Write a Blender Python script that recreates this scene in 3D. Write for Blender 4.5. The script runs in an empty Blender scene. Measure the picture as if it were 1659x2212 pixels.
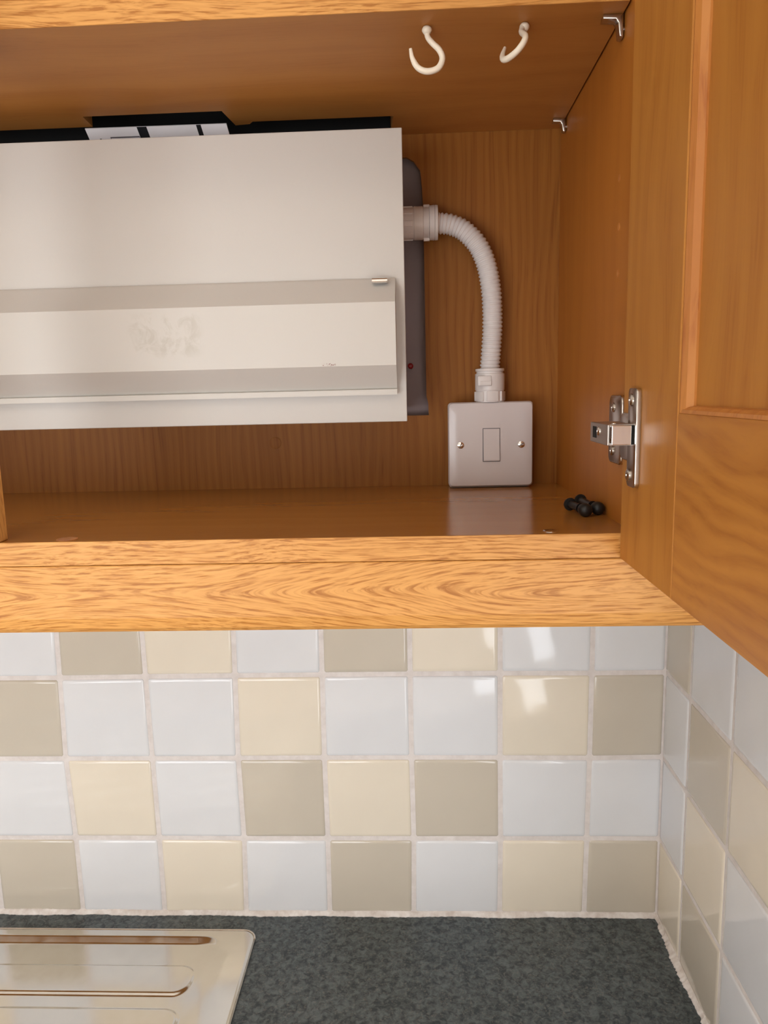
import bpy, bmesh, math, random
from mathutils import Vector, Matrix
C = bpy.context.scene.collection
random.seed(7)

# ------------------------------------------------------------------ camera
F_PX, PITCH, YAW, ROLL = 1606.97, -0.16027, 0.043627, -0.024327
cp, sp, cy, sy = math.cos(PITCH), math.sin(PITCH), math.cos(YAW), math.sin(YAW)
FWD = Vector((-sy*cp, cy*cp, sp)); R0 = Vector((cy, sy, 0)); U0 = R0.cross(FWD)
RIGHT = math.cos(ROLL)*R0 + math.sin(ROLL)*U0; UP = -math.sin(ROLL)*R0 + math.cos(ROLL)*U0
cam = bpy.data.cameras.new('camera'); co = bpy.data.objects.new('camera', cam); C.objects.link(co)
cam.sensor_fit = 'VERTICAL'; cam.sensor_height = 36; cam.lens = F_PX/2212*36; cam.clip_start = .01
co.matrix_world = Matrix((RIGHT, UP, -FWD)).transposed().to_4x4()
bpy.context.scene.camera = co

# ------------------------------------------------------------------ world, lights, exposure
sc = bpy.context.scene
sc.view_settings.view_transform = 'Standard'; sc.view_settings.look = 'None'
sc.view_settings.gamma = 1; sc.view_settings.use_curve_mapping = False
sc.view_settings.exposure = -0.02; sc.cycles.caustics_reflective = False
w = bpy.data.worlds.new('sky'); sc.world = w; w.use_nodes = True
bg = w.node_tree.nodes['Background']; bg.inputs[0].default_value = (.95, .97, 1, 1); bg.inputs[1].default_value = 7.5

def area(name, loc, rot, sx, sz, power=None, color=(1, 1, 1), portal=False):
    l = bpy.data.lights.new(name, 'AREA'); l.shape = 'RECTANGLE'; l.size = sx; l.size_y = sz; l.color = color
    if power: l.energy = power
    if portal: l.cycles.is_portal = True
    o = bpy.data.objects.new(name, l); o.location = loc; o.rotation_euler = rot; C.objects.link(o); return o

# room dimensions (camera at the origin, X right, Y into the wall, Z up)
YW, XC = .8175, .2814                       # tiled walls
YB, YF, XS, ZS, ZC = .7975, .5122, .1504, -.1007, .2539   # cabinet inside: back, front, right side, bottom, shelf underside
XD, YD, ZD, TH = .1408, .5112, -.1182, .0174              # open door face, hinge edge, bottom; board thickness
YU = .5506; ZW = -.6298; ZFLOOR, ZCEIL = -1.53, .90
RX0, RX1, RY0 = -2.0, 1.5, -1.7             # room extent
GD = (.38, 1.00, -1.46, .10)                # glazed door opening in the wall behind the camera
WN = (-1.9, -.45, -1.0, .10)               # added unseen window in the same wall, for light from the left
area('daylight_door', ((GD[0]+GD[1])/2, RY0-.01, (GD[2]+GD[3])/2), (math.pi/2, 0, 0), GD[1]-GD[0], GD[3]-GD[2], portal=True)
area('added_daylight_left', ((WN[0]+WN[1])/2, RY0-.01, (WN[2]+WN[3])/2), (math.pi/2, 0, 0), WN[1]-WN[0], WN[3]-WN[2], portal=True)
WR = (-1.25, -.65, -.70, .15)              # added unseen opening in the far right wall, for tile edge highlights
area('added_daylight_side', (RX1+.01, (WR[0]+WR[1])/2, (WR[2]+WR[3])/2), (math.pi/2, 0, math.pi/2), WR[1]-WR[0], WR[3]-WR[2], portal=True)
area('added_ceiling_fill', (-.5, -.55, ZCEIL-.06), (0, 0, 0), .5, .5, power=3, color=(1, .86, .70))  # added soft fill from above, no lamp fitting here

# ------------------------------------------------------------------ helpers
def pix(px, py, ax, val):
    """photo pixel (1659x2212) measured onto the world plane coordinate[ax] = val"""
    d = (px-829.5)/F_PX*RIGHT - (py-1106)/F_PX*UP + FWD
    return d*(val/d[ax])

ORG = {}
def obj(name, bm, mat, parent=None, origin=None, smooth=False, angle=None):
    me = bpy.data.meshes.new(name)
    po = ORG.get(parent.name, Vector()) if parent else Vector()
    og = Vector(origin) if origin is not None else (po if parent else Vector())
    bmesh.ops.recalc_face_normals(bm, faces=bm.faces)
    bm.transform(Matrix.Translation(-og)); bm.to_mesh(me); bm.free()
    o = bpy.data.objects.new(name, me); C.objects.link(o)
    if parent: o.parent = parent
    o.location = og-po; ORG[o.name] = og
    if mat: me.materials.append(mat)
    if smooth:
        for p in me.polygons: p.use_smooth = True
        if angle: me.set_sharp_from_angle(angle=math.radians(angle))
    return o
def thing(name, loc, label, cat, group=None):
    o = bpy.data.objects.new(name, None); C.objects.link(o); o.location = loc; ORG[o.name] = Vector(loc)
    o.empty_display_size = .02
    return tag(o, label, cat, group)
def tag(o, label, cat, group=None):
    o['label'] = label; o['category'] = cat
    if group: o['group'] = group
    return o
def struct(name, bm, mat, parent=None, **k):
    o = obj(name, bm, mat, parent, **k); o['kind'] = 'structure'; return o
def join(bm, other):
    me = bpy.data.meshes.new('tmp'); other.to_mesh(me); other.free(); bm.from_mesh(me); bpy.data.meshes.remove(me); return bm
def box(bm, x0, x1, y0, y1, z0, z1, bev=0, seg=2):
    b = bmesh.new(); bmesh.ops.create_cube(b, size=1)
    for v in b.verts: v.co = Vector(((x0+x1)/2+v.co.x*(x1-x0), (y0+y1)/2+v.co.y*(y1-y0), (z0+z1)/2+v.co.z*(z1-z0)))
    if bev: bmesh.ops.bevel(b, geom=b.edges[:], offset=bev, segments=seg, profile=.5, affect='EDGES')
    return join(bm, b)
def bx(*a, **k): return box(bmesh.new(), *a, **k)
def prism(bm, pts, ax, a, b, bev=0):
    """extrude 2D outline pts (other two axes in order) along axis ax from a to b"""
    t = bmesh.new()
    def mk(p, q):
        l = list(p); l.insert(ax, q); return t.verts.new(l)
    A = [mk(p, a) for p in pts]; B = [mk(p, b) for p in pts]; n = len(pts)
    t.faces.new(A); t.faces.new(B[::-1])
    for i in range(n): t.faces.new((A[i], A[(i+1) % n], B[(i+1) % n], B[i]))
    bmesh.ops.recalc_face_normals(t, faces=t.faces)
    if bev: bmesh.ops.bevel(t, geom=[e for e in t.edges if abs(e.verts[0].co[ax]-e.verts[1].co[ax]) < 1e-7], offset=bev, segments=2, profile=.5, affect='EDGES')
    return join(bm, t)
def rrect(x0, x1, y0, y1, r, n=6, corners=(1, 1, 1, 1)):
    out = []
    for k, (cx, cy_, a0) in enumerate(((x1-r, y1-r, 0), (x0+r, y1-r, 90), (x0+r, y0+r, 180), (x1-r, y0+r, 270))):
        if not corners[k]: out.append(((x1, y1), (x0, y1), (x0, y0), (x1, y0))[k]); continue
        for i in range(n+1):
            a = math.radians(a0+90*i/n); out.append((cx+r*math.cos(a), cy_+r*math.sin(a)))
    return out
def lathe(bm, prof, origin, axis, seg=24):
    """prof: list of (radius, height along axis)"""
    t = bmesh.new(); q = Vector(axis).normalized().to_track_quat('Z', 'Y'); o = Vector(origin); rings = []
    for r, h in prof:
        if r < 1e-6: rings.append([t.verts.new(o+q@Vector((0, 0, h)))])
        else: rings.append([t.verts.new(o+q@Vector((r*math.cos(2*math.pi*i/seg), r*math.sin(2*math.pi*i/seg), h))) for i in range(seg)])
    for A, B in zip(rings, rings[1:]):
        for i in range(seg):
            j = (i+1) % seg
            f = [A[i % len(A)], A[j % len(A)], B[j % len(B)], B[i % len(B)]]
            f = [v for k, v in enumerate(f) if v not in f[:k]]
            if len(f) > 2: t.faces.new(f)
    if len(rings[0]) > 1: t.faces.new(rings[0])
    if len(rings[-1]) > 1: t.faces.new(rings[-1])
    bmesh.ops.recalc_face_normals(t, faces=t.faces)
    return join(bm, t)
def spline(pts, n):
    P = [Vector(p) for p in pts]; out = []
    for i in range(len(P)-1):
        p0 = P[i-1] if i else P[0]*2-P[1]; p1, p2 = P[i], P[i+1]; p3 = P[i+2] if i+2 < len(P) else P[-1]*2-P[-2]
        for k in range(n):
            t = k/n; out.append(.5*((2*p1)+(-p0+p2)*t+(2*p0-5*p1+4*p2-p3)*t*t+(-p0+3*p1-3*p2+p3)*t**3))
    out.append(P[-1]); return out
def resample(pts, step):
    L = [0]
    for a, b in zip(pts, pts[1:]): L.append(L[-1]+(b-a).length)
    n = max(2, round(L[-1]/step)); out = []; j = 0
    for i in range(n+1):
        d = L[-1]*i/n
        while j < len(L)-2 and L[j+1] < d: j += 1
        t = (d-L[j])/max(1e-9, L[j+1]-L[j]); out.append(pts[j].lerp(pts[j+1], t))
    return out
def tube(bm, pts, rad, seg=12):
    """rad: number or list of radii; capped"""
    t = bmesh.new(); n = len(pts); rings = []; nrm = None
    for i, p in enumerate(pts):
        d = (pts[min(i+1, n-1)]-pts[max(i-1, 0)]).normalized()
        if nrm is None: nrm = d.orthogonal().normalized()
        nrm = (nrm-d*nrm.dot(d)).normalized(); bi = d.cross(nrm); r = rad[i] if isinstance(rad, list) else rad
        rings.append([t.verts.new(p+r*(math.cos(2*math.pi*k/seg)*nrm+math.sin(2*math.pi*k/seg)*bi)) for k in range(seg)])
    for A, B in zip(rings, rings[1:]):
        for k in range(seg): t.faces.new((A[k], A[(k+1) % seg], B[(k+1) % seg], B[k]))
    t.faces.new(rings[0][::-1]); t.faces.new(rings[-1]); return join(bm, t)

# ------------------------------------------------------------------ materials
def srgb(r, g, b):
    f = lambda c: (c/255/12.92) if c/255 <= .04045 else ((c/255+.055)/1.055)**2.4
    return (f(r), f(g), f(b), 1)
class N:
    def __init__(s, name, rough=.5, metal=0, coat=0, spec=.5, coat_rough=.1):
        s.m = bpy.data.materials.new(name); s.m.use_nodes = True; s.t = s.m.node_tree; s.b = s.t.nodes['Principled BSDF']
        s.set('Roughness', rough); s.set('Metallic', metal); s.set('Coat Weight', coat); s.set('Specular IOR Level', spec); s.set('Coat Roughness', coat_rough)
    def set(s, k, v):
        if isinstance(v, (int, float, tuple)): s.b.inputs[k].default_value = v
        else: s.t.links.new(v, s.b.inputs[k])
    def n(s, t, ins={}, **kw):
        x = s.t.nodes.new(t)
        for k, v in kw.items(): setattr(x, k, v)
        for k, v in ins.items():
            if isinstance(v, bpy.types.NodeSocket): s.t.links.new(v, x.inputs[k])
            else: x.inputs[k].default_value = v
        return x
    def coords(s, scale=(1, 1, 1), loc=(0, 0, 0)):
        tc = s.n('ShaderNodeTexCoord'); return s.n('ShaderNodeMapping', {0: tc.outputs['Object'], 3: scale, 1: loc}).outputs[0]
    def noise(s, vec, scale=1, detail=3, rough=.5, dist=0): return s.n('ShaderNodeTexNoise', {'Vector': vec, 'Scale': scale, 'Detail': detail, 'Roughness': rough, 'Distortion': dist}).outputs[0]
    def rng(s, v, a, b, c=0, d=1): return s.n('ShaderNodeMapRange', {0: v, 1: a, 2: b, 3: c, 4: d}).outputs[0]
    def mix(s, f, a, b):
        x = s.n('ShaderNodeMix', data_type='RGBA')
        for i, v in ((0, f), (6, a), (7, b)):
            if isinstance(v, bpy.types.NodeSocket): s.t.links.new(v, x.inputs[i])
            else: x.inputs[i].default_value = v
        return x.outputs[2]
    def math(s, op, a, b=0, clamp=False): return s.n('ShaderNodeMath', {0: a, 1: b}, operation=op, use_clamp=clamp).outputs[0]
    def bump(s, h, strength=.3, dist=.001): s.set('Normal', s.n('ShaderNodeBump', {'Height': h, 'Strength': strength, 'Distance': dist}).outputs[0])

def wood(name, light, dark, axis, stroke=.8, figure=.3, along=45, cross=800, rough=.4, bump=.25, wscale=70, coat=0, spec=.5, lohi=(.5, .66), warp=.010, loc=(0, 0, 0), arch=None):
    a = N(name, rough, coat=coat, spec=spec)
    tc = a.n('ShaderNodeTexCoord').outputs['Object']
    base = a.n('ShaderNodeMapping', {0: tc, 1: loc}).outputs[0]
    low_s = [9, 9, 9]; low_s[axis] = 3.2
    lowc = a.n('ShaderNodeMapping', {0: base, 3: tuple(low_s)}).outputs[0]
    low = a.n('ShaderNodeTexNoise', {'Vector': lowc, 'Scale': 1.6, 'Detail': 1.5})
    wv = a.n('ShaderNodeVectorMath', {0: low.outputs['Color'], 1: (.5, .5, .5)}, operation='SUBTRACT').outputs[0]
    k = [warp*5]*3; k[axis] = 0
    wv = a.n('ShaderNodeVectorMath', {0: wv, 1: tuple(k)}, operation='MULTIPLY').outputs[0]
    p = a.n('ShaderNodeVectorMath', {0: base, 1: wv}, operation='ADD').outputs[0]
    if arch is not None:    # cathedral figure: growth rings cut into long pointed arches
        q = a.n('ShaderNodeSeparateXYZ', {0: p}); zc = a.math('SUBTRACT', q.outputs[2], arch)
        v = a.math('SQRT', a.math('ADD', a.math('MULTIPLY', zc, zc), .000012))
        v = a.math('ADD', v, a.math('MULTIPLY', a.math('SINE', a.math('ADD', a.math('MULTIPLY', q.outputs[0], 8.5), .9)), .022))
        p = a.n('ShaderNodeCombineXYZ', {0: q.outputs[0], 1: q.outputs[1], 2: v}).outputs[0]
    s = [cross]*3; s[axis] = along
    st = a.noise(a.n('ShaderNodeMapping', {0: p, 3: tuple(s)}).outputs[0], 1, 3, .55)
    s2 = [cross*.12]*3; s2[axis] = along*.12
    st2 = a.noise(a.n('ShaderNodeMapping', {0: p, 3: tuple(s2)}).outputs[0], 1, 3, .6)
    s3 = [1, 1, 1]; s3[axis] = .12
    sep = a.n('ShaderNodeSeparateXYZ', {0: a.n('ShaderNodeMapping', {0: p, 3: tuple(s3)}).outputs[0]})
    cr = a.math('ADD', sep.outputs[(axis+1) % 3], sep.outputs[(axis+2) % 3])
    wave = a.math('SINE', a.math('ADD', a.math('MULTIPLY', cr, wscale*6.28), a.math('MULTIPLY', st2, 5)))
    wave = a.rng(wave, -1, 1)
    f1 = a.math('MULTIPLY', a.rng(st, *lohi), stroke)
    f1 = a.math('MULTIPLY', f1, a.rng(wave, 0, 1, .45, 1))
    f2 = a.math('MULTIPLY', wave, figure*.6)
    f3 = a.math('MULTIPLY', a.rng(st2, .3, .7), figure*.6)
    f = a.math('ADD', a.math('ADD', f1, f2), f3, clamp=True)
    a.set('Base Color', a.mix(f, light, dark))
    if bump: a.bump(a.math('SUBTRACT', 1, f1), bump, .0004)
    return a.m
OAK_L, OAK_D = srgb(217, 159, 88), srgb(166, 106, 44)
M = {}
M['oak_x'] = wood('oak_laminate_horizontal_grain', OAK_L, OAK_D, 0, figure=.3, rough=.38, spec=.3, wscale=230, warp=.007, stroke=.9, along=42, cross=900, lohi=(.46,.62))
M['oak_arch'] = wood('oak_laminate_cathedral_grain', OAK_L, OAK_D, 0, figure=.2, rough=.38, spec=.3, wscale=240, warp=.005, stroke=.9, along=42, cross=900, lohi=(.46,.62), arch=-.021)
M['oak_z'] = wood('oak_laminate_vertical_grain', OAK_L, OAK_D, 2, figure=.25, rough=.42)
IN_L, IN_D = srgb(178, 120, 56), srgb(154, 95, 38)
M['foil_x'] = wood('cabinet_foil_horizontal_grain', IN_L, IN_D, 0, stroke=.12, figure=.16, along=14, cross=500, rough=.2, bump=0, wscale=30)
M['foil_x_dull'] = wood('shelf_foil_horizontal_grain', srgb(188, 130, 66), srgb(166, 106, 46), 0, stroke=.25, figure=.45, along=14, cross=500, rough=.5, bump=.04, wscale=24)
M['foil_z'] = wood('cabinet_foil_vertical_grain', IN_L, IN_D, 2, stroke=.35, figure=.5, along=10, cross=420, rough=.45, bump=.04, wscale=45)
M['foil_side'] = wood('side_panel_foil', srgb(180, 114, 46), srgb(158, 92, 32), 2, stroke=.2, figure=.4, along=10, cross=300, rough=.42, spec=.3, bump=.03, wscale=25)
M['back_foil'] = wood('back_panel_foil', srgb(158, 102, 40), srgb(128, 74, 26), 2, spec=.22, stroke=.45, figure=.5, along=9, cross=520, rough=.5, bump=.04, wscale=110, warp=.003)
M['door_z'] = wood('door_oak_vertical_grain', srgb(188, 128, 56), srgb(160, 97, 35), 2, spec=.3, stroke=.3, figure=.45, along=9, cross=300, rough=.46, bump=.06, wscale=36)
M['door_y'] = wood('door_oak_rail_grain', srgb(192, 130, 56), srgb(154, 90, 32), 1, stroke=.3, figure=.5, along=26, cross=260, rough=.46, bump=.08, wscale=75, warp=.014, lohi=(.45, .65))
M['bead'] = wood('door_bead_oak', srgb(200, 134, 68), srgb(168, 98, 44), 2, stroke=.5, figure=.4, along=12, cross=500, rough=.4, bump=.1)

def plain(name, col, rough=.5, bump=0, bscale=400, **k):
    a = N(name, rough, **k); a.set('Base Color', col)
    if bump: a.bump(a.noise(a.coords(), bscale, 3), bump, .0005)
    return a.m
M['cu'] = plain('powder_coated_cream_metal', srgb(200, 196, 191), .5, .08, 1500)
M['pvc'] = plain('white_pvc', srgb(226, 222, 222), .42)
M['gland'] = plain('white_gland_plastic', srgb(226, 221, 220), .38)
M['switch'] = plain('white_moulded_plastic', srgb(214, 207, 208), .22)
M['steel'] = plain('nickel_plated_steel', (.62, .58, .54, 1), .24, .1, 300, metal=1)
M['steel_dull'] = plain('dull_steel', (.50, .46, .43, 1), .42, .15, 500, metal=1)
M['chrome'] = plain('bright_chrome', (.8, .78, .76, 1), .12, metal=1)
M['black'] = plain('black_rubber', (.010, .010, .010, 1), .42, .1, 700)
M['void'] = plain('painted_dark_hollow', (.004, .004, .004, 1), .9)  # near-black colour stands in for the shade inside hollows
M['hook'] = plain('white_plastic_coating', srgb(236, 228, 212), .35, .15, 500)
M['paper'] = plain('white_paper', srgb(240, 238, 242), .7)
M['ink'] = plain('black_print', srgb(16, 20, 26), .5)
M['ink2'] = plain('grey_print', srgb(92, 90, 96), .6)
M['plaster'] = plain('grey_plaster', srgb(164, 146, 146), .9, .3, 120)
M['paint'] = plain('room_paint', srgb(236, 232, 224), .85)
M['floor'] = plain('room_floor_vinyl', srgb(176, 160, 142), .5, .1, 60)
M['red'] = plain('red_wall_plug', srgb(150, 12, 16), .4)
M['cupboard'] = wood('base_cupboard_oak', OAK_L, OAK_D, 2, figure=.3, rough=.45)
g = N('clear_film', .15); g.set('Base Color', srgb(220, 232, 236)); g.set('Transmission Weight', .85); g.set('IOR', 1.4); M['film'] = g.m
g = N('window_glass', .0); g.set('Base Color', (1, 1, 1, 1)); g.set('Transmission Weight', 1.0); g.set('IOR', 1.01); M['glass'] = g.m

def tile_mat(name, c):
    a = N(name, .07, spec=.5); a.set('Base Color', a.mix(a.rng(a.noise(a.coords(), 14, 2), .3, .7), c, tuple([x*.95 for x in c[:3]]+[1])))
    a.bump(a.noise(a.coords(), 22, 1), .35, .0009); return a.m
TM = {'w': tile_mat('white_glazed_tile', srgb(226, 226, 228)), 't': tile_mat('taupe_glazed_tile', srgb(204, 194, 178)), 'c': tile_mat('cream_glazed_tile', srgb(232, 221, 203))}
def grout_mat(name, c1, c2):
    a = N(name, .8); n = a.noise(a.coords(), 90, 4, .6); a.set('Base Color', a.mix(a.rng(n, .35, .7), c1, c2)); a.bump(n, .5, .002); return a.m
M['grout'] = grout_mat('pale_grout', srgb(226, 218, 214), srgb(212, 203, 198))
M['caulk'] = grout_mat('white_sealant', srgb(236, 230, 226), srgb(206, 194, 186))

a = N('slate_laminate_worktop', .38, spec=.45)
n1 = a.noise(a.coords((1, 1, 1)), 150, 4, .65, .6); n2 = a.noise(a.coords(), 420, 2)
col = a.mix(a.rng(n1, .38, .66), srgb(47, 57, 61), srgb(104, 113, 116))
col = a.mix(a.math('MULTIPLY', a.rng(n2, .56, .7), .5), col, srgb(128, 124, 120))
a.set('Base Color', col); a.bump(n2, .12, .0004); a.set('Roughness', a.rng(n1, .3, .7, .34, .5)); M['worktop'] = a.m
a = N('brushed_stainless', .14, metal=1)
n1 = a.noise(a.coords((60, 60, 60)), 1, 3); a.set('Base Color', a.mix(n1, (.66, .63, .58, 1), (.74, .71, .66, 1)))
a.set('Roughness', a.rng(n1, .3, .7, .12, .2)); a.bump(a.noise(a.coords(), 25, 2), .04, .001); M['sink'] = a.m

# ------------------------------------------------------------------ room shell
struct('floor', bx(RX0, RX1, RY0, YW, ZFLOOR-.05, ZFLOOR), M['floor'])
struct('ceiling', bx(RX0, RX1, RY0, YW+.1, ZCEIL, ZCEIL+.05), M['paint'])
struct('wall_left', bx(RX0-.05, RX0, RY0, YW+.1, ZFLOOR, ZCEIL), M['paint'])
b = bmesh.new()
for (ya, yb_, za, zb) in ((RY0, WR[0], ZFLOOR, ZCEIL), (WR[1], YW+.1, ZFLOOR, ZCEIL), (WR[0], WR[1], ZFLOOR, WR[2]), (WR[0], WR[1], WR[3], ZCEIL)): box(b, RX1, RX1+.05, ya, yb_, za, zb)
struct('wall_far_right', b, M['paint'])
b = bmesh.new(); y0, y1 = RY0-.10, RY0
for (xa, xb, za, zb) in ((RX0, WN[0], ZFLOOR, ZCEIL), (WN[0], WN[1], ZFLOOR, WN[2]), (WN[0], WN[1], WN[3], ZCEIL), (WN[1], GD[0], ZFLOOR, ZCEIL),
                         (GD[0], GD[1], ZFLOOR, GD[2]), (GD[0], GD[1], GD[3], ZCEIL), (GD[1], RX1, ZFLOOR, ZCEIL)): box(b, xa, xb, y0, y1, za, zb)
struct('wall_front', b, M['paint'])
for nm, (xa, xb, za, zb), nb in (('added_window_1', WN, 2), ('door_1', GD, 1)):
    b = bmesh.new(); t = .045
    for q in ((xa, xa+t, za, zb), (xb-t, xb, za, zb), (xa, xb, za, za+t), (xa, xb, zb-t, zb)): box(b, q[0], q[1], RY0-.07, RY0-.02, q[2], q[3])
    if nb == 2: box(b, (xa+xb)/2-.03, (xa+xb)/2+.03, RY0-.068, RY0-.022, za, zb)
    fr = struct(nm, b, M['paint'])

# back wall with its tiles
b = bx(RX0, XC+.06, YW+.004, YW+.1, ZFLOOR, ZCEIL)
wall = struct('wall_back', b, M['plaster'])
obj('grout_bed', bx(-1.2, XC+.01, YW-.0010, YW+.0045, ZW-.03, -.12), M['grout'], wall)
YR0 = .12    # free end of the short return wall on the right
wr = struct('wall_right', bx(XC+.004, XC+.12, YR0, YW+.05, ZFLOOR, ZCEIL), M['paint'])
obj('grout_bed', bx(XC-.0010, XC+.0045, YR0+.005, YW+.003, ZW-.03, .45), M['grout'], wr)
rp = obj('wall_plug', lathe(bmesh.new(), [(.003, 0), (.003, .004), (.0015, .005)], pix(887, 791, 1, YW+.004), (0, -1, 0), 10), M['red'], wall)
rp['label'] = 'small red wall plug in the grey plaster seen through the cut-out'

def tile(corners, nrm, key, parent, gap=.0026, th=.0021):
    """corners: 4 world points, in order; pillow-edged glazed tile"""
    P = [Vector(c) for c in corners]; c = sum(P, Vector())/4; t = bmesh.new(); nrm = Vector(nrm)
    def ring(ins, h, ch):
        out = []
        for i in range(4):
            a, b_, d = P[i], P[(i+1) % 4], P[i-1]
            u = (b_-a).normalized(); v = (d-a).normalized(); q = a+(u+v)*ins
            out += [q+v*ch, q+u*ch]
        return [t.verts.new(x+nrm*(h)) for x in out]
    tl = random.uniform(-.0002, .0002)
    R = [ring(gap, -.001, .0016), ring(gap+.0002, th*.45, .0016), ring(gap+.0011, th*.85, .0014), ring(gap+.0042, th, .001)]
    for r in R[2:]:
        for k, v in enumerate(r): v.co += nrm*(tl*(1 if k in (0, 1, 2, 3) else -1))
    for A, B in zip(R, R[1:]):
        for k in range(8): t.faces.new((A[k], A[(k+1) % 8], B[(k+1) % 8], B[k]))
    t.faces.new(R[-1])
    return obj('tile', t, TM[key], parent, origin=c, smooth=True)
PT = .103
# measured joint crossings on the back wall (metres), rows from the top joint downwards
mx = {0: [130, 315, 508, 696, 886, 1080, 1278], 1: [143, 330, 515, 701, 889, 1080, 1273], 2: [165, 345, 528, 708.5, 894, 1081, 1267], 3: [181, 357, 533, 713, 894, 1079, 1261]}
my = {0: [1465, 1461, 1458, 1456, 1454, 1453, 1454], 1: [1637, 1637, 1636, 1635, 1635, 1636, 1638], 2: [1808, 1808, 1810, 1810, 1810, 1810, 1809], 3: [1968, 1971, 1971, 1971, 1971, 1971, 1972]}
grid = {}
for r in range(4):
    pts = [pix(x, y, 1, YW) for x, y in zip(mx[r], my[r])]
    z = sum(p.z for p in pts)/7
    for k, p in enumerate(pts): grid[r, k] = (p.x, .5*p.z+.5*z)
    for k in (-1, -2, -3): grid[r, k] = (grid[r, k+1][0]-PT, grid[r, k+1][1])
    grid[r, 7] = (XC-.0005, z)
for r in (-1, -2):
    for k in range(-3, 8): grid[r, k] = (grid[r+1, k][0]*2-grid[r+2, k][0] if k < 7 else XC-.0005, grid[0, k][1]+PT*(-r))
for k in range(-3, 8): grid[3, k] = (grid[3, k][0], min(grid[3, k][1], -.6245))
COL = {-2: 'cwtcwtcwtw', -1: 'tcwtcwtcww', 0: 'cwtwwcwwct', 1: 'tcwcwtctww', 2: 'cwtwcwtwct'}
for r in (-2, -1, 0, 1, 2):
    for k in range(-3, 7):
        q = [(grid[r, k]), (grid[r, k+1]), (grid[r+1, k+1]), (grid[r+1, k])]
        tile([(x, YW, z) for x, z in q], (0, -1, 0), COL[r][k+3], wall)
# right return wall
rowz = [sum(grid[r, k][1] for k in range(3, 7))/4 for r in range(4)]
rz = {r: rowz[r] for r in range(4)}; 
for r in (-1, -2, -3, -4, -5, -6): rz[r] = rowz[0]-PT*r
RC = {-6: 'wtcwt', -5: 'twwct', -4: 'wcwtw', -3: 'twcwt', -2: 'wctwc', -1: 'twwtc', 0: 'wtcwt', 1: 'wcwtw', 2: 'ctwcw'}
ys = [YW-.0005, YW-.0765, YW-.0765-PT, YW-.0765-2*PT, YW-.0765-3*PT, YW-.0765-4*PT]
for r in range(-6, 3):
    for k in range(5):
        tile([(XC, ys[k], rz[r]), (XC, ys[k+1], rz[r]), (XC, ys[k+1], rz[r+1]), (XC, ys[k], rz[r+1])], (-1, 0, 0), RC[r][k], wr)

# ------------------------------------------------------------------ worktop, sealant, sink
b = bmesh.new(); XL = -1.25; SX0, SX1, SY0, SY1 = -.75, -.205, .31, .778
for q in ((SX1, XC-.001, .215, YW-.001), (XL, SX0, .215, YW-.001), (SX0, SX1, SY1, YW-.001), (SX0, SX1, .215, SY0)): box(b, q[0], q[1], q[2], q[3], ZW-.038, ZW)
bmesh.ops.remove_doubles(b, verts=b.verts, dist=1e-5)
wt = obj('worktop', b, M['worktop']); tag(wt, 'dark slate grey speckled laminate worktop below the tiles', 'worktop')
cb = thing('base_cupboard', (-.5, .5, ZFLOOR), 'oak base cupboard under the dark worktop', 'cupboard')
obj('carcass', bx(XL, XC-.003, .25, YW-.01, ZFLOOR+.0, ZW-.125), M['cupboard'], cb)

random.seed(3)
def bead_strip(p0, p1, up, out, seg, hw, rough_out):
    """irregular sealant fillet from p0 to p1: up the wall hw[0], out over the top hw[1]"""
    t = bmesh.new(); prev = None; p0, p1, up, out = map(Vector, (p0, p1, up, out)); L = (p1-p0).length; ph = random.random()*9
    wob = 0
    for i in range(seg+1):
        s = i/seg; p = p0.lerp(p1, s); wob = wob*.6+random.uniform(-1, 1)*.4
        a = hw[0]*(1+.10*math.sin(s*L*60+ph)+.08*random.uniform(-1, 1)); c = hw[1]*(1+rough_out*wob+.18*math.sin(s*L*43+ph))
        r = [t.verts.new(p+up*a+out*-.0005), t.verts.new(p+up*a*.9+out*.0022), t.verts.new(p+up*.0035+out*(c*.55)), t.verts.new(p+up*.0013+out*c*.95), t.verts.new(p+up*.0001+out*c), t.verts.new(p-up*.001-out*.0005)]
        if prev:
            for A, B, C_, D in zip(prev, prev[1:], r[1:], r): t.faces.new((A, B, C_, D))
        prev = r
    return t
b = bead_strip((-1.2, YW, ZW), (XC, YW, ZW), (0, 0, 1), (0, -1, 0), 700, (.0058, .0052), .28)
join(b, bead_strip((XC, YW, ZW), (XC, .215, ZW), (0, 0, 1), (-1, 0, 0), 420, (.0062, .0066), .38))
s = obj('sealant_bead', b, M['caulk'], smooth=True); tag(s, 'ragged white sealant bead along the back and right edges of the worktop', 'sealant')

# stainless drainer: height field with stepped recess and raised ribs
def sst(a, b_, x):
    t = min(1, max(0, (x-a)/(b_-a))); return t*t*(3-2*t)
def lin(a, b_, x):
    t = min(1, max(0, (x-a)/(b_-a))); return t
def sdr(x, y, x0, x1, y0, y1, r):   # signed distance to a rounded rectangle (negative inside)
    qx = abs(x-(x0+x1)/2)-(x1-x0)/2+r; qy = abs(y-(y0+y1)/2)-(y1-y0)/2+r
    return min(max(qx, qy), 0)+math.hypot(max(qx, 0), max(qy, 0))-r
SXR, SYB = -.1972, .7872
yl = lambda py: pix(200, py, 2, ZW-.002).y
Y1, Y2, Y3, Y4, Y5 = yl(2022), yl(2043), yl(2083), yl(2149), yl(2176)
XR = pix(420, 2110, 2, ZW).x
ribs = [(Y4, Y3)]; pit = Y3-yl(2176)
for k in range(1, 7): ribs.append((Y4-pit*k, Y3-pit*k))
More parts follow.
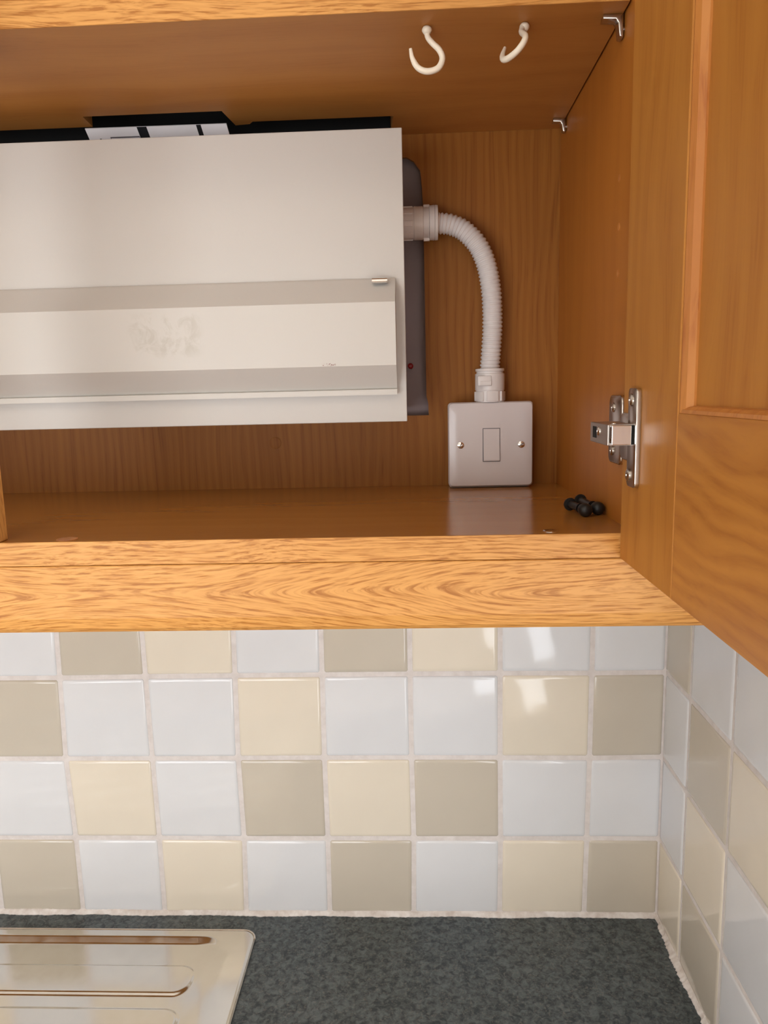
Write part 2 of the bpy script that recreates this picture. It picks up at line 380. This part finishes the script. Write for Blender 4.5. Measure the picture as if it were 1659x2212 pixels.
def sink_z(x, y):
    edge = -sdr(x, y, -.80, SXR, .296, SYB, .016)
    z = .0022*sst(0, .0035, edge)
    d = sdr(x, y, -.74, XR+.028, .335, (Y1+Y2)/2, .034)
    fade = 1-sst(-.268, -.222, x); z -= .0058*fade*(1-lin(-.0036, .0036, d))
    for (ya, yb_) in ribs:
        if ya < .36: break
        r = sdr(x, y, -.70, XR, ya, yb_, .45*(yb_-ya)); z += .0030*(1-lin(-.0034, .0004, r))*min(1, .25+fade)
    return ZW+z
xs_ = [-.80+i*.006 for i in range(60)]; xs_ = [x for x in xs_ if x < -.50]; x = -.50
while x < SXR-1e-6: xs_.append(x); x += .0014
xs_.append(SXR)
ys_ = []; y = .296
while y < SYB-1e-6: ys_.append(y); y += (.004 if y < .60 else .0011)
ys_.append(SYB)
t = bmesh.new(); V = {}
for i, x in enumerate(xs_):
    for j, y in enumerate(ys_):
        if sdr(x, y, -.80, SXR, .296, SYB, .016) < .0009:
            # pull rim vertices onto the rounded outline
            V[i, j] = t.verts.new((x, y, sink_z(x, y)+.0002))
for i in range(len(xs_)-1):
    for j in range(len(ys_)-1):
        k = [(i, j), (i+1, j), (i+1, j+1), (i, j+1)]
        if all(q in V for q in k): t.faces.new([V[q] for q in k])
sk = thing('sink', (-.5, .55, ZW), 'stainless steel sink drainer with raised ribs set in the dark worktop', 'sink')
obj('drainer', t, M['sink'], sk, smooth=True)
rim = [Vector((x, y, ZW+.0010)) for x, y in rrect(-.80, SXR, .296, SYB, .016, 8)]; rim.append(rim[0])
obj('rim', tube(bmesh.new(), rim, .0011, 6), M['sink'], sk, smooth=True)

# ------------------------------------------------------------------ wall cabinet
ZT = .60; XLF = -.80
cab = thing('wall_cabinet', (-.3, YB, ZD), 'open oak wall cabinet with grained pelmet above the tiles', 'cabinet')
obj('bottom_panel', bx(XLF, XS, YF+.0012, YB, ZS-TH, ZS), M['foil_x'], cab)
obj('added_underside_reflector', bx(XLF, XS, YF+.02, YB, ZS-TH-.0008, ZS-TH-.0001), M['oak_x'], cab)  # added pale sheet, brightens the reflection in the drainer step
obj('edge_strip', bx(XLF, XS-.0001, YF, YF+.0012, ZS-TH, ZS+.0001, bev=.0003, seg=1), M['oak_x'], cab)
obj('side_panel', bx(XS, XS+.018, YF+.0005, YB+.018, ZS-TH, ZT), M['foil_side'], cab)
obj('side_panel', bx(XLF-.018, XLF, YF, YB+.018, ZS-TH, ZT), M['foil_side'], cab)
obj('top_panel', bx(XLF, XS, YF, YB, ZT-.018, ZT), M['foil_x_dull'], cab)
# back panel with the cut-out behind the fuse box
hx = pix(919, 700, 1, YB).x; hz0 = pix(920, 897, 1, YB).z; hz1 = pix(880, 340, 1, YB).z; hx_top = pix(912, 440, 1, YB).x
out = [(XLF, ZS-TH), (XS, ZS-TH), (XS, ZT), (XLF, ZT)]
t = bmesh.new()
hole = [(-.62, hz0), (hx+.0022, hz0), (hx+.0018, hz0+.012), (hx, hz0+.020), (hx-.0004, hz1-.055), (hx_top, hz1-.030), (hx_top-.0015, hz1-.013), (hx_top-.008, hz1-.004), (hx_top-.015, hz1), (-.62, hz1)]
for yy in (YB, YB+.004):
    A = [t.verts.new((x, yy, z)) for x, z in out]; B = [t.verts.new((x, yy, z)) for x, z in hole]
    es = [t.edges.new((A[i], A[(i+1) % 4])) for i in range(4)]+[t.edges.new((B[i], B[(i+1) % len(B)])) for i in range(len(B))]
    bmesh.ops.triangle_fill(t, edges=es, use_beauty=True)
    if yy == YB: B0 = B
for i in range(len(B0)): t.faces.new((B0[i], B0[(i+1) % len(B)], B[(i+1) % len(B)], B[i]))
obj('back_panel', t, M['back_foil'], cab)
# pelmet (light rail) under the cabinet front, bevelled at its foot
pf = YF-.0008; zp = ZS-TH-.0003
pr = [(pf, zp-.0006), (pf+.0006, zp), (pf+.018, zp), (pf+.018, -.1688), (pf+.0045, -.1688), (pf+.0018, -.1655), (pf, -.1576)]
t = bmesh.new(); prism(t, pr, 0, XLF, XC-.001)
obj('pelmet', t, M['oak_arch'], cab)
pb = pix(18.5, 1166, 2, ZS); px_ = pb.x
obj('centre_post', bx(px_-.045, px_, YF+.0004, pb.y, ZS, ZT-.018, bev=.0008, seg=1), M['oak_z'], cab)
def disc(name, c, ax, r, h, mat, parent, seg=20):
    return obj(name, lathe(bmesh.new(), [(r, 0), (r, h*.6), (r*.8, h), (0, h)], c, ax, seg), mat, parent, smooth=True, angle=40)
disc('screw_cap', pix(595, 957, 1, YB), (0, -1, 0), .0064, .0008, M['back_foil'], cab)
p = pix(1190, 1147, 2, ZS); d = disc('cam_screw', p, (0, 0, 1), .0055, .0006, M['chrome'], cab); d['label'] = 'shiny metal cam screw head'
disc('cover_cap', pix(145, 1165, 2, ZS), (0, 0, 1), .0075, .0006, M['bead'], cab)
for (a_, b_) in ((1338, 385), (1337, 490), (1335, 590)):
    obj('pin_hole', lathe(bmesh.new(), [(.0026, 0), (.0026, .0003), (.0018, .0003), (.0018, .0001)], pix(a_, b_, 0, XS), (-1, 0, 0), 14), M['bead'], cab)
# added unseen black boxing, keeps the space over the shelf's cut-out dark
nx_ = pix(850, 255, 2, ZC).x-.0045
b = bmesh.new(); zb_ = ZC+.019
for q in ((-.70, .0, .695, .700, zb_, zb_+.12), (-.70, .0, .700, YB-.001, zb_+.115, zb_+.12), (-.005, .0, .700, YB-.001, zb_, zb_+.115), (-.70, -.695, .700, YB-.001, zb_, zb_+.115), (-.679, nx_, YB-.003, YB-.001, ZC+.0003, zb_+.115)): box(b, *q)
obj('added_dark_boxing', b, M['void'], cab)
# shelf support brackets
def bracket(y, wd, lx, lz):
    t = bmesh.new(); x1 = XS-.0014; z1 = ZC-.0001; k = .0034; lathe(t, [(.0022, 0), (.0022, .0016)], (x1-.0002, y, z1-lz*.6), (1, 0, 0), 10)
    prism(t, [(x1, z1), (x1-lx, z1), (x1-lx-.0004, z1-k*.9), (x1-k*1.5, z1-k), (x1-k, z1-k*1.8), (x1-k*.7, z1-lz), (x1, z1-lz-.0006)], 1, y-wd/2, y+wd/2, .0006)
    return obj('shelf_bracket', t, M['steel'], cab, smooth=True, angle=50)
bracket(.572, .009, .0135, .0145); bracket(.770, .007, .0115, .012)

# the loose shelf above, with a cut-out at its back edge
ny = pix(430, 262, 2, ZC).y; nx1 = pix(850, 255, 2, ZC).x
stepx0, stepx1 = pix(182, 255, 2, ZC).x, pix(482, 245, 2, ZC).x; y_in = pix(330, 246, 2, ZC).y; y_out = pix(640, 259, 2, ZC).y; y_l = pix(80, 279, 2, ZC).y
ol = [(XLF+.001, YU+.001), (XS-.0016, YU+.001), (XS-.0016, YB-.0006), (nx1-.004, YB-.0006), (nx1, y_out), (stepx1+.022, y_out), (stepx1+.018, y_out+.006), (stepx1+.004, y_out+.008), (stepx1, y_in), (stepx0, y_in), (stepx0-.002, y_l), (-.68, y_l), (-.68, YB-.0006), (XLF+.001, YB-.0006)]
sh = thing('shelf_board', (-.3, .67, ZC), 'oak shelf above the fuse box with two white hooks screwed under it', 'shelf')
obj('board', prism(bmesh.new(), ol, 2, ZC, ZC+.019), M['foil_x_dull'], sh)
obj('edge_strip', bx(XLF+.001, XS-.0016, YU, YU+.001, ZC-.0001, ZC+.019, bev=.0003, seg=1), M['oak_x'], sh)

# door, standing open at a right angle
DY0 = .05; DT = .020; ys1 = .4075; zr = -.0150; bd = .0098
door = obj('door', bx(XD, XD+DT, ys1, YD, ZD, ZT, bev=.0007, seg=1), M['door_z'], cab); door['label'] = 'open door seen from inside, its hinge stile nearest the cabinet'
obj('rail', bx(XD+.0003, XD+DT, DY0+.09, ys1, ZD, zr, bev=.0004, seg=1), M['door_y'], door)
obj('rail', bx(XD+.0003, XD+DT, DY0+.09, ys1, ZT-.1, ZT, bev=.0004, seg=1), M['door_y'], door)
obj('stile', bx(XD, XD+DT, DY0, DY0+.09, ZD, ZT, bev=.0007, seg=1), M['door_z'], door)
obj('panel', bx(XD+.0060, XD+.012, DY0+.09, ys1, zr, ZT-.1), M['door_z'], door)
b = bmesh.new()
prism(b, [(XD+.0008, ys1+.0002), (XD+.0003, ys1-.0025), (XD+.0018, ys1-bd*.7), (XD+.0048, ys1-bd), (XD+.0062, ys1-bd), (XD+.0062, ys1)], 2, zr, ZT-.1)
obj('bead', b, M['bead'], door, smooth=True, angle=25)
b = bmesh.new(); prism(b, [(XD+.0004, zr), (XD+.0008, zr+.0018), (XD+.0030, zr+.0034), (XD+.0062, zr+.0040), (XD+.0062, zr)], 1, DY0+.09, ys1-.004)
obj('bead', b, M['bead'], door, smooth=True, angle=25)

# hinge: mounting plate on the side panel, arm, flange plate on the door
def zz(px, py, ax, v): return pix(px, py, ax, v)
ft = .0030; fy0 = pix(1384, 945, 0, XD).y; fz0 = pix(1384, 838, 0, XD).z; fz1 = pix(1381, 1056, 0, XD).z
fy1 = pix(1352, 860, 0, XD-ft).y; zc_ = (fz0+fz1)/2
ay = pix(1343, 940, 0, .1325).y
# arm cross-section measured on its camera-facing end
AY0 = pix(1369, 940, 0, XD-ft).y; c0 = pix(1320, 920, 1, AY0); c1 = pix(1318, 962, 1, AY0); az1, az0 = c0.z, c1.z; ax0 = (c0.x+c1.x)/2
AY1 = pix(1276, 925, 0, ax0-.0008).y
mp = bmesh.new(); my0 = pix(1345, 880, 0, XS-.0028).y; my1 = pix(1325, 858, 0, XS-.0028).y+.010
mz1 = pix(1338, 853, 0, XS-.002).z; mz0 = pix(1335, 1003, 0, XS-.002).z
prism(mp, rrect(my0, pix(1316, 870, 0, XS-.0034).y, mz0, mz1, .0065), 0, XS, XS-.0034, .0009)
prism(mp, rrect(AY0+.006, AY1-.002, az0+.0012, az1-.0012, .001), 0, XS, XS-.0120)
hg = obj('hinge', mp, M['steel'], cab, smooth=True, angle=45); hg['label'] = 'nickel-plated concealed hinge joining the door to the side panel'
am = bmesh.new(); box(am, ax0-.0010, ax0+.0006, AY0+.0035, AY1, az0-.0006, az1+.0006, bev=.0005)   # outer cover strip of the arm
box(am, ax0, XS-.006, AY0+.0045, AY1-.001, az1-.0009, az1+.0006); box(am, ax0, XS-.006, AY0+.0045, AY1-.001, az0-.0006, az0+.0009)
o = obj('arm', am, M['steel_dull'], hg)
yA = pix(1289, 930, 0, ax0-.0010).y; yB = pix(1281, 930, 0, ax0-.0010).y
obj('slot', bx(ax0-.0012, ax0-.0008, yA, yB, (az0+az1)/2-.0034, (az0+az1)/2+.0042), M['void'], hg)['label'] = 'dark slot in the hinge arm'
def screw(px, py, ax, v, nrm, r, parent, mat='steel'):
    p = pix(px, py, ax, v); b = lathe(bmesh.new(), [(r, -.0004), (r, .0006), (r*.75, .0012), (r*.3, .0013), (r*.22, .0005), (0, .0004)], p, nrm, 16)
    return obj('screw', b, M[mat], parent, smooth=True, angle=40)
screw(1294, 931, 0, ax0-.0010, (-1, 0, 0), .0030, hg, 'chrome')
lk = bmesh.new(); box(lk, ax0+.0008, XD-ft-.0014, AY0, AY0+.0012, az0, az1, bev=.0004)
box(lk, ax0+.0012, XD-ft-.0004, AY0+.0010, AY0+.015, az0+.0002, az0+.0014); box(lk, ax0+.0012, XD-ft-.0004, AY0+.0010, AY0+.015, az1-.0014, az1-.0002)
o = obj('link', lk, M['chrome'], hg); o['label'] = 'bright polished hinge link'
obj('link_gap_shade', bx(XD-ft-.0013, XD-ft+.0002, AY0+.0008, AY0+.004, az0, az1), M['void'], hg)  # solid black block painted as the shade between link and flange
fl = bmesh.new()
prism(fl, [(y, z) for y, z in rrect(fy0, fy0+.0185, fz1, fz0, .0035)], 0, XD, XD-ft, .0003)
prism(fl, rrect(fy0+.002, YD-.0006, zc_-.0155, zc_+.0155, .007), 0, XD, XD-ft+.0006, .0005)
obj('flange_plate', fl, M['steel'], hg, smooth=True, angle=40)
screw(1364, 864, 0, XD-ft, (-1, 0, 0), .0040, hg); screw(1357, 1026, 0, XD-ft, (-1, 0, 0), .0040, hg)
screw(1325, 880, 0, XS-.0034, (-1, 0, 0), .0036, hg); screw(1322, 973, 0, XS-.0034, (-1, 0, 0), .0036, hg)
p = pix(1327, 914, 2, az1+.0006); p.x = ax0+.004; p.y = AY0+.008
obj('rivet', lathe(bmesh.new(), [(.0016, 0), (.0016, .0006), (.0008, .0011), (0, .0011)], p, (0, 0, 1), 12), M['chrome'], hg, smooth=True)

# ------------------------------------------------------------------ hooks under the shelf
def make_hook(base, rot, label, tilt=0, lean=0, size=1):
    h = thing('cup_hook', base, label, 'hook', 'white hooks under the shelf')
    B = pix(922, 57, 1, .5765)
    prof = [(922, 66), (924, 80), (934, 93), (949, 108), (955.5, 127), (946, 147), (923, 154), (903, 146), (891, 126), (887, 105)]
    P = []
    for a_, b_ in prof:
        q = pix(a_, b_, 1, .5765)-B; P.append(Vector((q.x, 0, q.z)))
    m = Matrix.Rotation(tilt, 3, 'Y')@Matrix.Rotation(lean, 3, 'X')@Matrix.Rotation(rot, 3, 'Z'); pts = resample(spline([Vector(base)+m@q*size for q in P], 6), .0012)
    n = len(pts); rad = [.00190+.0003*math.sin(math.pi*i/n) if i < n-8 else .0019*(1-.45*((i-(n-8))/8)) for i in range(n)]
    obj('wire', tube(bmesh.new(), pts, rad, 12), M['hook'], h, smooth=True, angle=60)
    top = Vector(base)
    obj('collar', lathe(bmesh.new(), [(.0026, .0000), (.0034, -.0012), (.0036, -.0024), (.0030, -.0034), (.0020, -.0048)], top+Vector((0, 0, -.0004)), (0, 0, 1), 18), M['hook'], h, smooth=True, angle=60)
    obj('screw_shank', lathe(bmesh.new(), [(.0014, -.001), (.0014, .003)], top, (0, 0, 1), 10), M['steel_dull'], h)
b1 = pix(922, 57, 2, ZC); b2 = pix(1133, 50, 2, ZC)
make_hook((b1.x, b1.y, ZC), 0, 'white plastic-coated cup hook facing sideways, left of the two under the shelf')
make_hook((b2.x, b2.y, ZC), math.radians(-60), 'white plastic-coated cup hook turned towards the viewer, nearest the metal brackets', math.radians(25), math.radians(-20), 1.06)

# ------------------------------------------------------------------ consumer unit
YC = .6925; cx1 = pix(874, 600, 1, YC).x; cz1 = pix(867, 275, 1, YC).z; cz0 = pix(881, 910, 1, YC).z; cx0 = -.56
cu = thing('fuse_box', ((cx0+cx1)/2, YB, cz0), 'wide cream metal fuse box with a hinged flap, inside the cabinet', 'fuse box')
b = bx(cx0, cx1, YC, YC+.0016, cz0, cz1, bev=.0007); box(b, cx0+.006, cx1-.0045, YC+.0012, YB+.0035, cz0+.006, cz1-.006, bev=.0008)
case = obj('case', b, M['cu'], cu)
# flap: stepped profile, hinged along the top
fx1 = pix(855, 700, 1, YC-.014).x; fx0 = -.50
zt_, za_, zb2, zc2, zd2 = (pix(853, 601, 1, YC-.003).z, pix(854, 651, 1, YC-.024).z, pix(857, 788, 1, YC-.024).z, pix(859, 840, 1, YC-.004).z, pix(859, 852, 1, YC-.006).z)
pr = [(YC+.0002, zt_), (YC-.0025, zt_+.0003), (YC-.004, zt_-.0010), (YC-.024, za_), (YC-.024, zb2), (YC-.0045, zc2+.0004), (YC-.0085, zc2-.0002), (YC-.0088, zd2), (YC+.0002, zd2+.001)]
t = bmesh.new(); prism(t, pr, 0, fx0, fx1)
flp = obj('flap', t, None, cu)
a = N('cream_flap_with_smudge', .42)
base = srgb(203, 199, 193)
sm = pix(357, 725, 1, YC-.024)-Vector(((cx0+cx1)/2, YB, cz0))
sepm = a.n('ShaderNodeMapping', {0: a.n('ShaderNodeTexCoord').outputs['Object'], 1: tuple(-sm)}).outputs[0]
sp_ = a.n('ShaderNodeSeparateXYZ', {0: sepm})
def band(o_, hw, soft): return a.math('SUBTRACT', 1, a.rng(a.math('ABSOLUTE', o_), hw-soft, hw), clamp=True)
mask = a.math('MULTIPLY', band(sp_.outputs[0], .036, .012), band(sp_.outputs[2], .021, .008))
mask = a.math('MULTIPLY', mask, a.rng(a.noise(sepm, 60, 5, .7, 1.0), .46, .62))
cm = a.mix(a.math('MULTIPLY', mask, .26), base, srgb(150, 140, 118))
s2 = pix(711, 788, 1, YC-.024)-pix(357, 725, 1, YC-.024)
mp2 = a.n('ShaderNodeSeparateXYZ', {0: a.n('ShaderNodeMapping', {0: sepm, 1: tuple(-s2)}).outputs[0]})
mk = a.math('MULTIPLY', band(mp2.outputs[0], .0065, .001), band(mp2.outputs[2], .0014, .0006)); mk = a.math('MULTIPLY', mk, a.rng(a.noise(sepm, 900, 2), .52, .56))
a.set('Base Color', a.mix(mk, cm, srgb(110, 40, 30))); flp.data.materials.append(a.m); flp['label'] = 'cream flap with a faint smudge'
cl = pix(820, 606, 1, YC-.0130)
b = bmesh.new(); lathe(b, [(.0024, -.0068), (.0024, .0068)], (cl.x, YC-.0130, cl.z), (1, 0, 0), 14)
box(b, cl.x-.0066, cl.x+.0066, YC-.0150, YC-.0002, cl.z-.0012, cl.z+.0006)
o = obj('latch', b, M['chrome'], cu, smooth=True, angle=40); o['label'] = 'small chrome latch on the flap edge'
# paper leaflet wedged above the fuse box
pt = ZC-.0006
def pl(px, py, v):     # leaflet lies in a plane leaning forward at its top
    # plane through top edge (y=.741,z=ZC) and foot (y=.772,z=cz1+.003)
    return pix(px, py, 1, v)
A0, A1 = pix(184, 277, 1, .737), pix(489, 266, 1, .737)
zt0 = max(A0.z, A1.z)
leaf = thing('paper_leaflet', (A0.x, .76, cz1+.001), 'white printed leaflet with black bars, wedged on top of the fuse box', 'leaflet')
foot_y, foot_z = .764, cz1-.003
def lp(s, q, off=0):   # s 0..1 along, q 0 top ..1 foot
    top = A0.lerp(A1, s); ft_ = Vector((top.x+.003, foot_y, foot_z)); p = top.lerp(ft_, q)
    nrm = Vector((0, -(top.z-foot_z), -(foot_y-.737))).normalized(); return p+nrm*off
def sheet(s0, s1, q0, q1, off, th, n=8):
    t = bmesh.new(); g0 = []
    for o_ in (off, off+th): g0.append([[t.verts.new(lp(s0+(s1-s0)*i/n, q, o_)) for i in range(n+1)] for q in (q0, q1)])
    for k in range(2):
        for i in range(n): t.faces.new((g0[k][0][i], g0[k][0][i+1], g0[k][1][i+1], g0[k][1][i]))
    for r in (0, 1):
        for i in range(n): t.faces.new((g0[0][r][i], g0[0][r][i+1], g0[1][r][i+1], g0[1][r][i]))
    for e in (0, n): t.faces.new((g0[0][0][e], g0[0][1][e], g0[1][1][e], g0[1][0][e]))
    return t
obj('pages', sheet(0, 1, 0, 1, 0, .0012), M['paper'], leaf)
sx = lambda px: (px-184)/305
obj('black_print', sheet(sx(296), sx(317), 0, 1, .0012, .0001), M['ink'], leaf)
obj('black_print', sheet(sx(424), sx(434), 0, 1, .0012, .0001), M['ink'], leaf)
b = sheet(sx(231), sx(295), .22, .25, .0012, .0001); join(b, sheet(sx(231), sx(232.3), .22, 1, .0012, .0001)); join(b, sheet(sx(294), sx(295), .22, 1, .0012, .0001)); join(b, sheet(sx(207), sx(211), .25, .95, .0012, .0001))
obj('line_print', b, M['ink2'], leaf)
# crumpled clear film beside it
p0 = pix(560, 284, 1, .745)
t = bmesh.new(); n = 14; rows = []
for j in range(7):
    r = []
    for i in range(n):
        u = i/(n-1); v = j/6
        r.append(t.verts.new((p0.x-.016+.034*u, .745+.010*v+.002*math.sin(u*9), cz1-.006+(.0072*math.sin(min(1, u*1.3+.25)*math.pi)+.002*math.sin(u*14+v*5))*math.sin(math.pi*(.15+.7*v)))))
    rows.append(r)
for A, B in zip(rows, rows[1:]):
    for i in range(n-1): t.faces.new((A[i], A[i+1], B[i+1], B[i]))
o = obj('plastic_film', t, M['film'], smooth=True); sm_ = o.modifiers.new('thick', 'SOLIDIFY'); sm_.thickness = .0003
tag(o, 'scrap of clear plastic film on top of the fuse box, right of the leaflet', 'plastic film')

# ------------------------------------------------------------------ switch
SY = YB-.035; s0 = pix(967.5, 871, 1, SY); s1 = pix(1151.5, 1051, 1, SY); sx0, sx1 = s0.x, s1.x; sz0, sz1 = ZS+.0018, pix(1060, 868, 1, SY).z
sw = thing('wall_switch', ((sx0+sx1)/2, YB, ZS), 'square white single rocker switch on the cabinet back, below the conduit', 'switch')
t = bmesh.new(); rings = []
for ins, yy, r in ((.0, SY+.0075, .004), (.0, SY+.0040, .004), (.0012, SY+.0018, .004), (.0048, SY+.0006, .0042), (.010, SY, .004)):
    rings.append([t.verts.new((x, yy, z)) for x, z in rrect(sx0+ins, sx1-ins, sz0+ins, sz1-ins, r, 5)])
for A, B in zip(rings, rings[1:]):
    for k in range(len(A)): t.faces.new((A[k], A[(k+1) % len(A)], B[(k+1) % len(A)], B[k]))
t.faces.new(rings[0]); t.faces.new(rings[-1])
obj('face_plate', t, M['switch'], sw, smooth=True, angle=35)
obj('back_box', bx(sx0+.0015, sx1-.0015, SY+.0076, YB-.0002, ZS+.0004, sz1-.002, bev=.002), M['gland'], sw)
r0 = pix(1043.5, 926, 1, SY); r1 = pix(1079.5, 996, 1, SY)
obj('rocker_surround', bx(r0.x-.0004, r1.x+.0004, SY-.0001, SY+.002, r1.z-.0004, r0.z+.0004), M['ink2'], sw)
t = bmesh.new(); prism(t, [(SY+.001, r0.z-.0003), (SY-.0004, r0.z-.0003), (SY-.0010, (r0.z+r1.z)/2), (SY-.0030, r1.z+.0014), (SY-.0024, r1.z+.0004), (SY+.001, r1.z+.0004)], 0, r0.x+.0003, r1.x-.0003)
rk = obj('rocker', t, M['switch'], sw)
for (a_, b_, an) in ((995, 962, 68), (1126, 960, 30)):
    p = pix(a_, b_, 1, SY); b = lathe(bmesh.new(), [(.0034, .0001), (.0034, .0006), (.0029, .0009), (0, .0010)], p, (0, -1, 0), 18)
    s_ = obj('screw', b, M['chrome'], sw, smooth=True, angle=40)
    t = bmesh.new(); box(t, -.0029, .0029, -.00125, -.0008, -.00035, .00035); t.transform(Matrix.Translation(p)@Matrix.Rotation(-math.radians(an), 4, 'Y'))
    obj('slot', t, M['ink2'], s_)

# ------------------------------------------------------------------ conduit
CY = YB-.021
path = [(945, 482), (975, 486), (1004, 500), (1032, 530), (1050, 570), (1060, 620), (1063.5, 670), (1063.5, 715), (1061, 755), (1058, 797)]
P = resample(spline([pix(a_, b_, 1, CY) for a_, b_ in path], 12), .0039/6)
r_o, r_i = .01035, .0088
rad = [r_i+(r_o-r_i)*(.5+.5*math.cos(2*math.pi*i/6))**.6 for i in range(len(P))]
cd = thing('flexible_conduit', P[-1], 'white corrugated flexible conduit curving from the fuse box down to the switch', 'conduit')
o = obj('hose', tube(bmesh.new(), P, rad, 24), M['pvc'], cd, smooth=True)
def gland(origin, ax, prof, ribs_, name='gland'):
    b = lathe(bmesh.new(), prof, origin, ax, 32)
    return b
g0 = pix(874, 481, 1, CY); g0.x = cx1-.0046; g0.z = P[0].z+.0004; L = P[0].x-g0.x+.0005
b = lathe(bmesh.new(), [(.0148, 0), (.0152, .0006), (.0152, L*.36), (.0158, L*.38), (.0158, L*.60), (.0146, L*.62), (.0146, L*.76), (.0162, L*.78), (.0166, L*.90), (.0158, L*.91), (.0166, L*.92), (.0164, L*.99), (.0108, L)], g0, (1, 0, 0), 36)
for k in range(8):
    an = k*math.pi/4+.2; t = bx(g0.x+L*.02, g0.x+L*.34, -.0028, .0028, .0140, .0160, bev=.0004)
    t.transform(Matrix.Translation((0, g0.y, g0.z))@Matrix.Rotation(an, 4, 'X')); join(b, t)
t = bx(g0.x+L*.62, g0.x+L*.78, -.0016, .0016, -.0172, .0172, bev=.0003); t.transform(Matrix.Translation((0, g0.y, g0.z))); join(b, t)
obj('gland', b, M['gland'], cd, smooth=True, angle=35)
e = P[-1]; g1 = Vector((e.x, CY, sz1-.0004)); L = e.z-g1.z+.0005
b = lathe(bmesh.new(), [(.0142, 0), (.0142, L*.34), (.0150, L*.36), (.0150, L*.84), (.0136, L*.85), (.0136, L*.91), (.0148, L*.92), (.0146, L*.99), (.0108, L)], g1, (0, 0, 1), 36)
for k in range(6):
    an = k*math.pi/3; t = bx(-.006, .006, .0128, .0147, L*.03, L*.32, bev=.0006); t.transform(Matrix.Translation(g1)@Matrix.Rotation(an+.1, 4, 'Z')); join(b, t)
t = bx(-.0135, .0002, -.0162, -.0140, L*.48, L*.78, bev=.0008); t.transform(Matrix.Translation(g1)); join(b, t)
obj('gland', b, M['gland'], cd, smooth=True, angle=35)
t = bx(-.0115, .0000, -.0172, -.0160, L*.50, L*.62, bev=.0004); t.transform(Matrix.Translation(g1)); obj('release_tab', t, M['gland'], cd)

# ------------------------------------------------------------------ two black rubber plugs lying on the cabinet floor
def plug(a_, b_, label):
    """a_: centre of the disc, b_: centre of the ball"""
    A, B = Vector(a_), Vector(b_); d = (B-A); L = d.length
    o = thing('rubber_plug', ((A+B)/2).to_tuple()[:2]+(ZS,), label, 'rubber plug', 'black plugs on the cabinet floor')
    obj('flange', lathe(bmesh.new(), [(.0040, -.0008), (.0052, -.0003), (.0054, .0008), (.0050, .0018), (.0030, .0020)], A, d, 24), M['black'], o, smooth=True, angle=50)
    obj('stem', lathe(bmesh.new(), [(.0031, .0015), (.0031, L*.62), (.0040, L*.72)], A, d, 20), M['black'], o, smooth=True, angle=50)
    pr = [(.0029, -.0062), (.0044, -.0048), (.0051, -.0026), (.0053, 0), (.0051, .0024), (.0041, .0043), (.0021, .0054), (0, .0057)]
    obj('ball_end', lathe(bmesh.new(), pr, B, d, 24), M['black'], o, smooth=True, angle=60)
q = pix(1264, 1116, 2, ZS); q2 = pix(1228, 1103, 2, ZS)
plug((q2.x+.001, q2.y-.0, ZS+.0055), (q.x, q.y, ZS+.0053), 'black rubber plug lying in front of its twin, further from the side panel')
q = pix(1293, 1112, 2, ZS); q2 = pix(1254, 1096, 2, ZS)
plug((q2.x+.0005, q2.y+.004, ZS+.0055), (min(q.x, XS-.0062), q.y, ZS+.0053), 'black rubber plug lying behind its twin, touching the side panel')
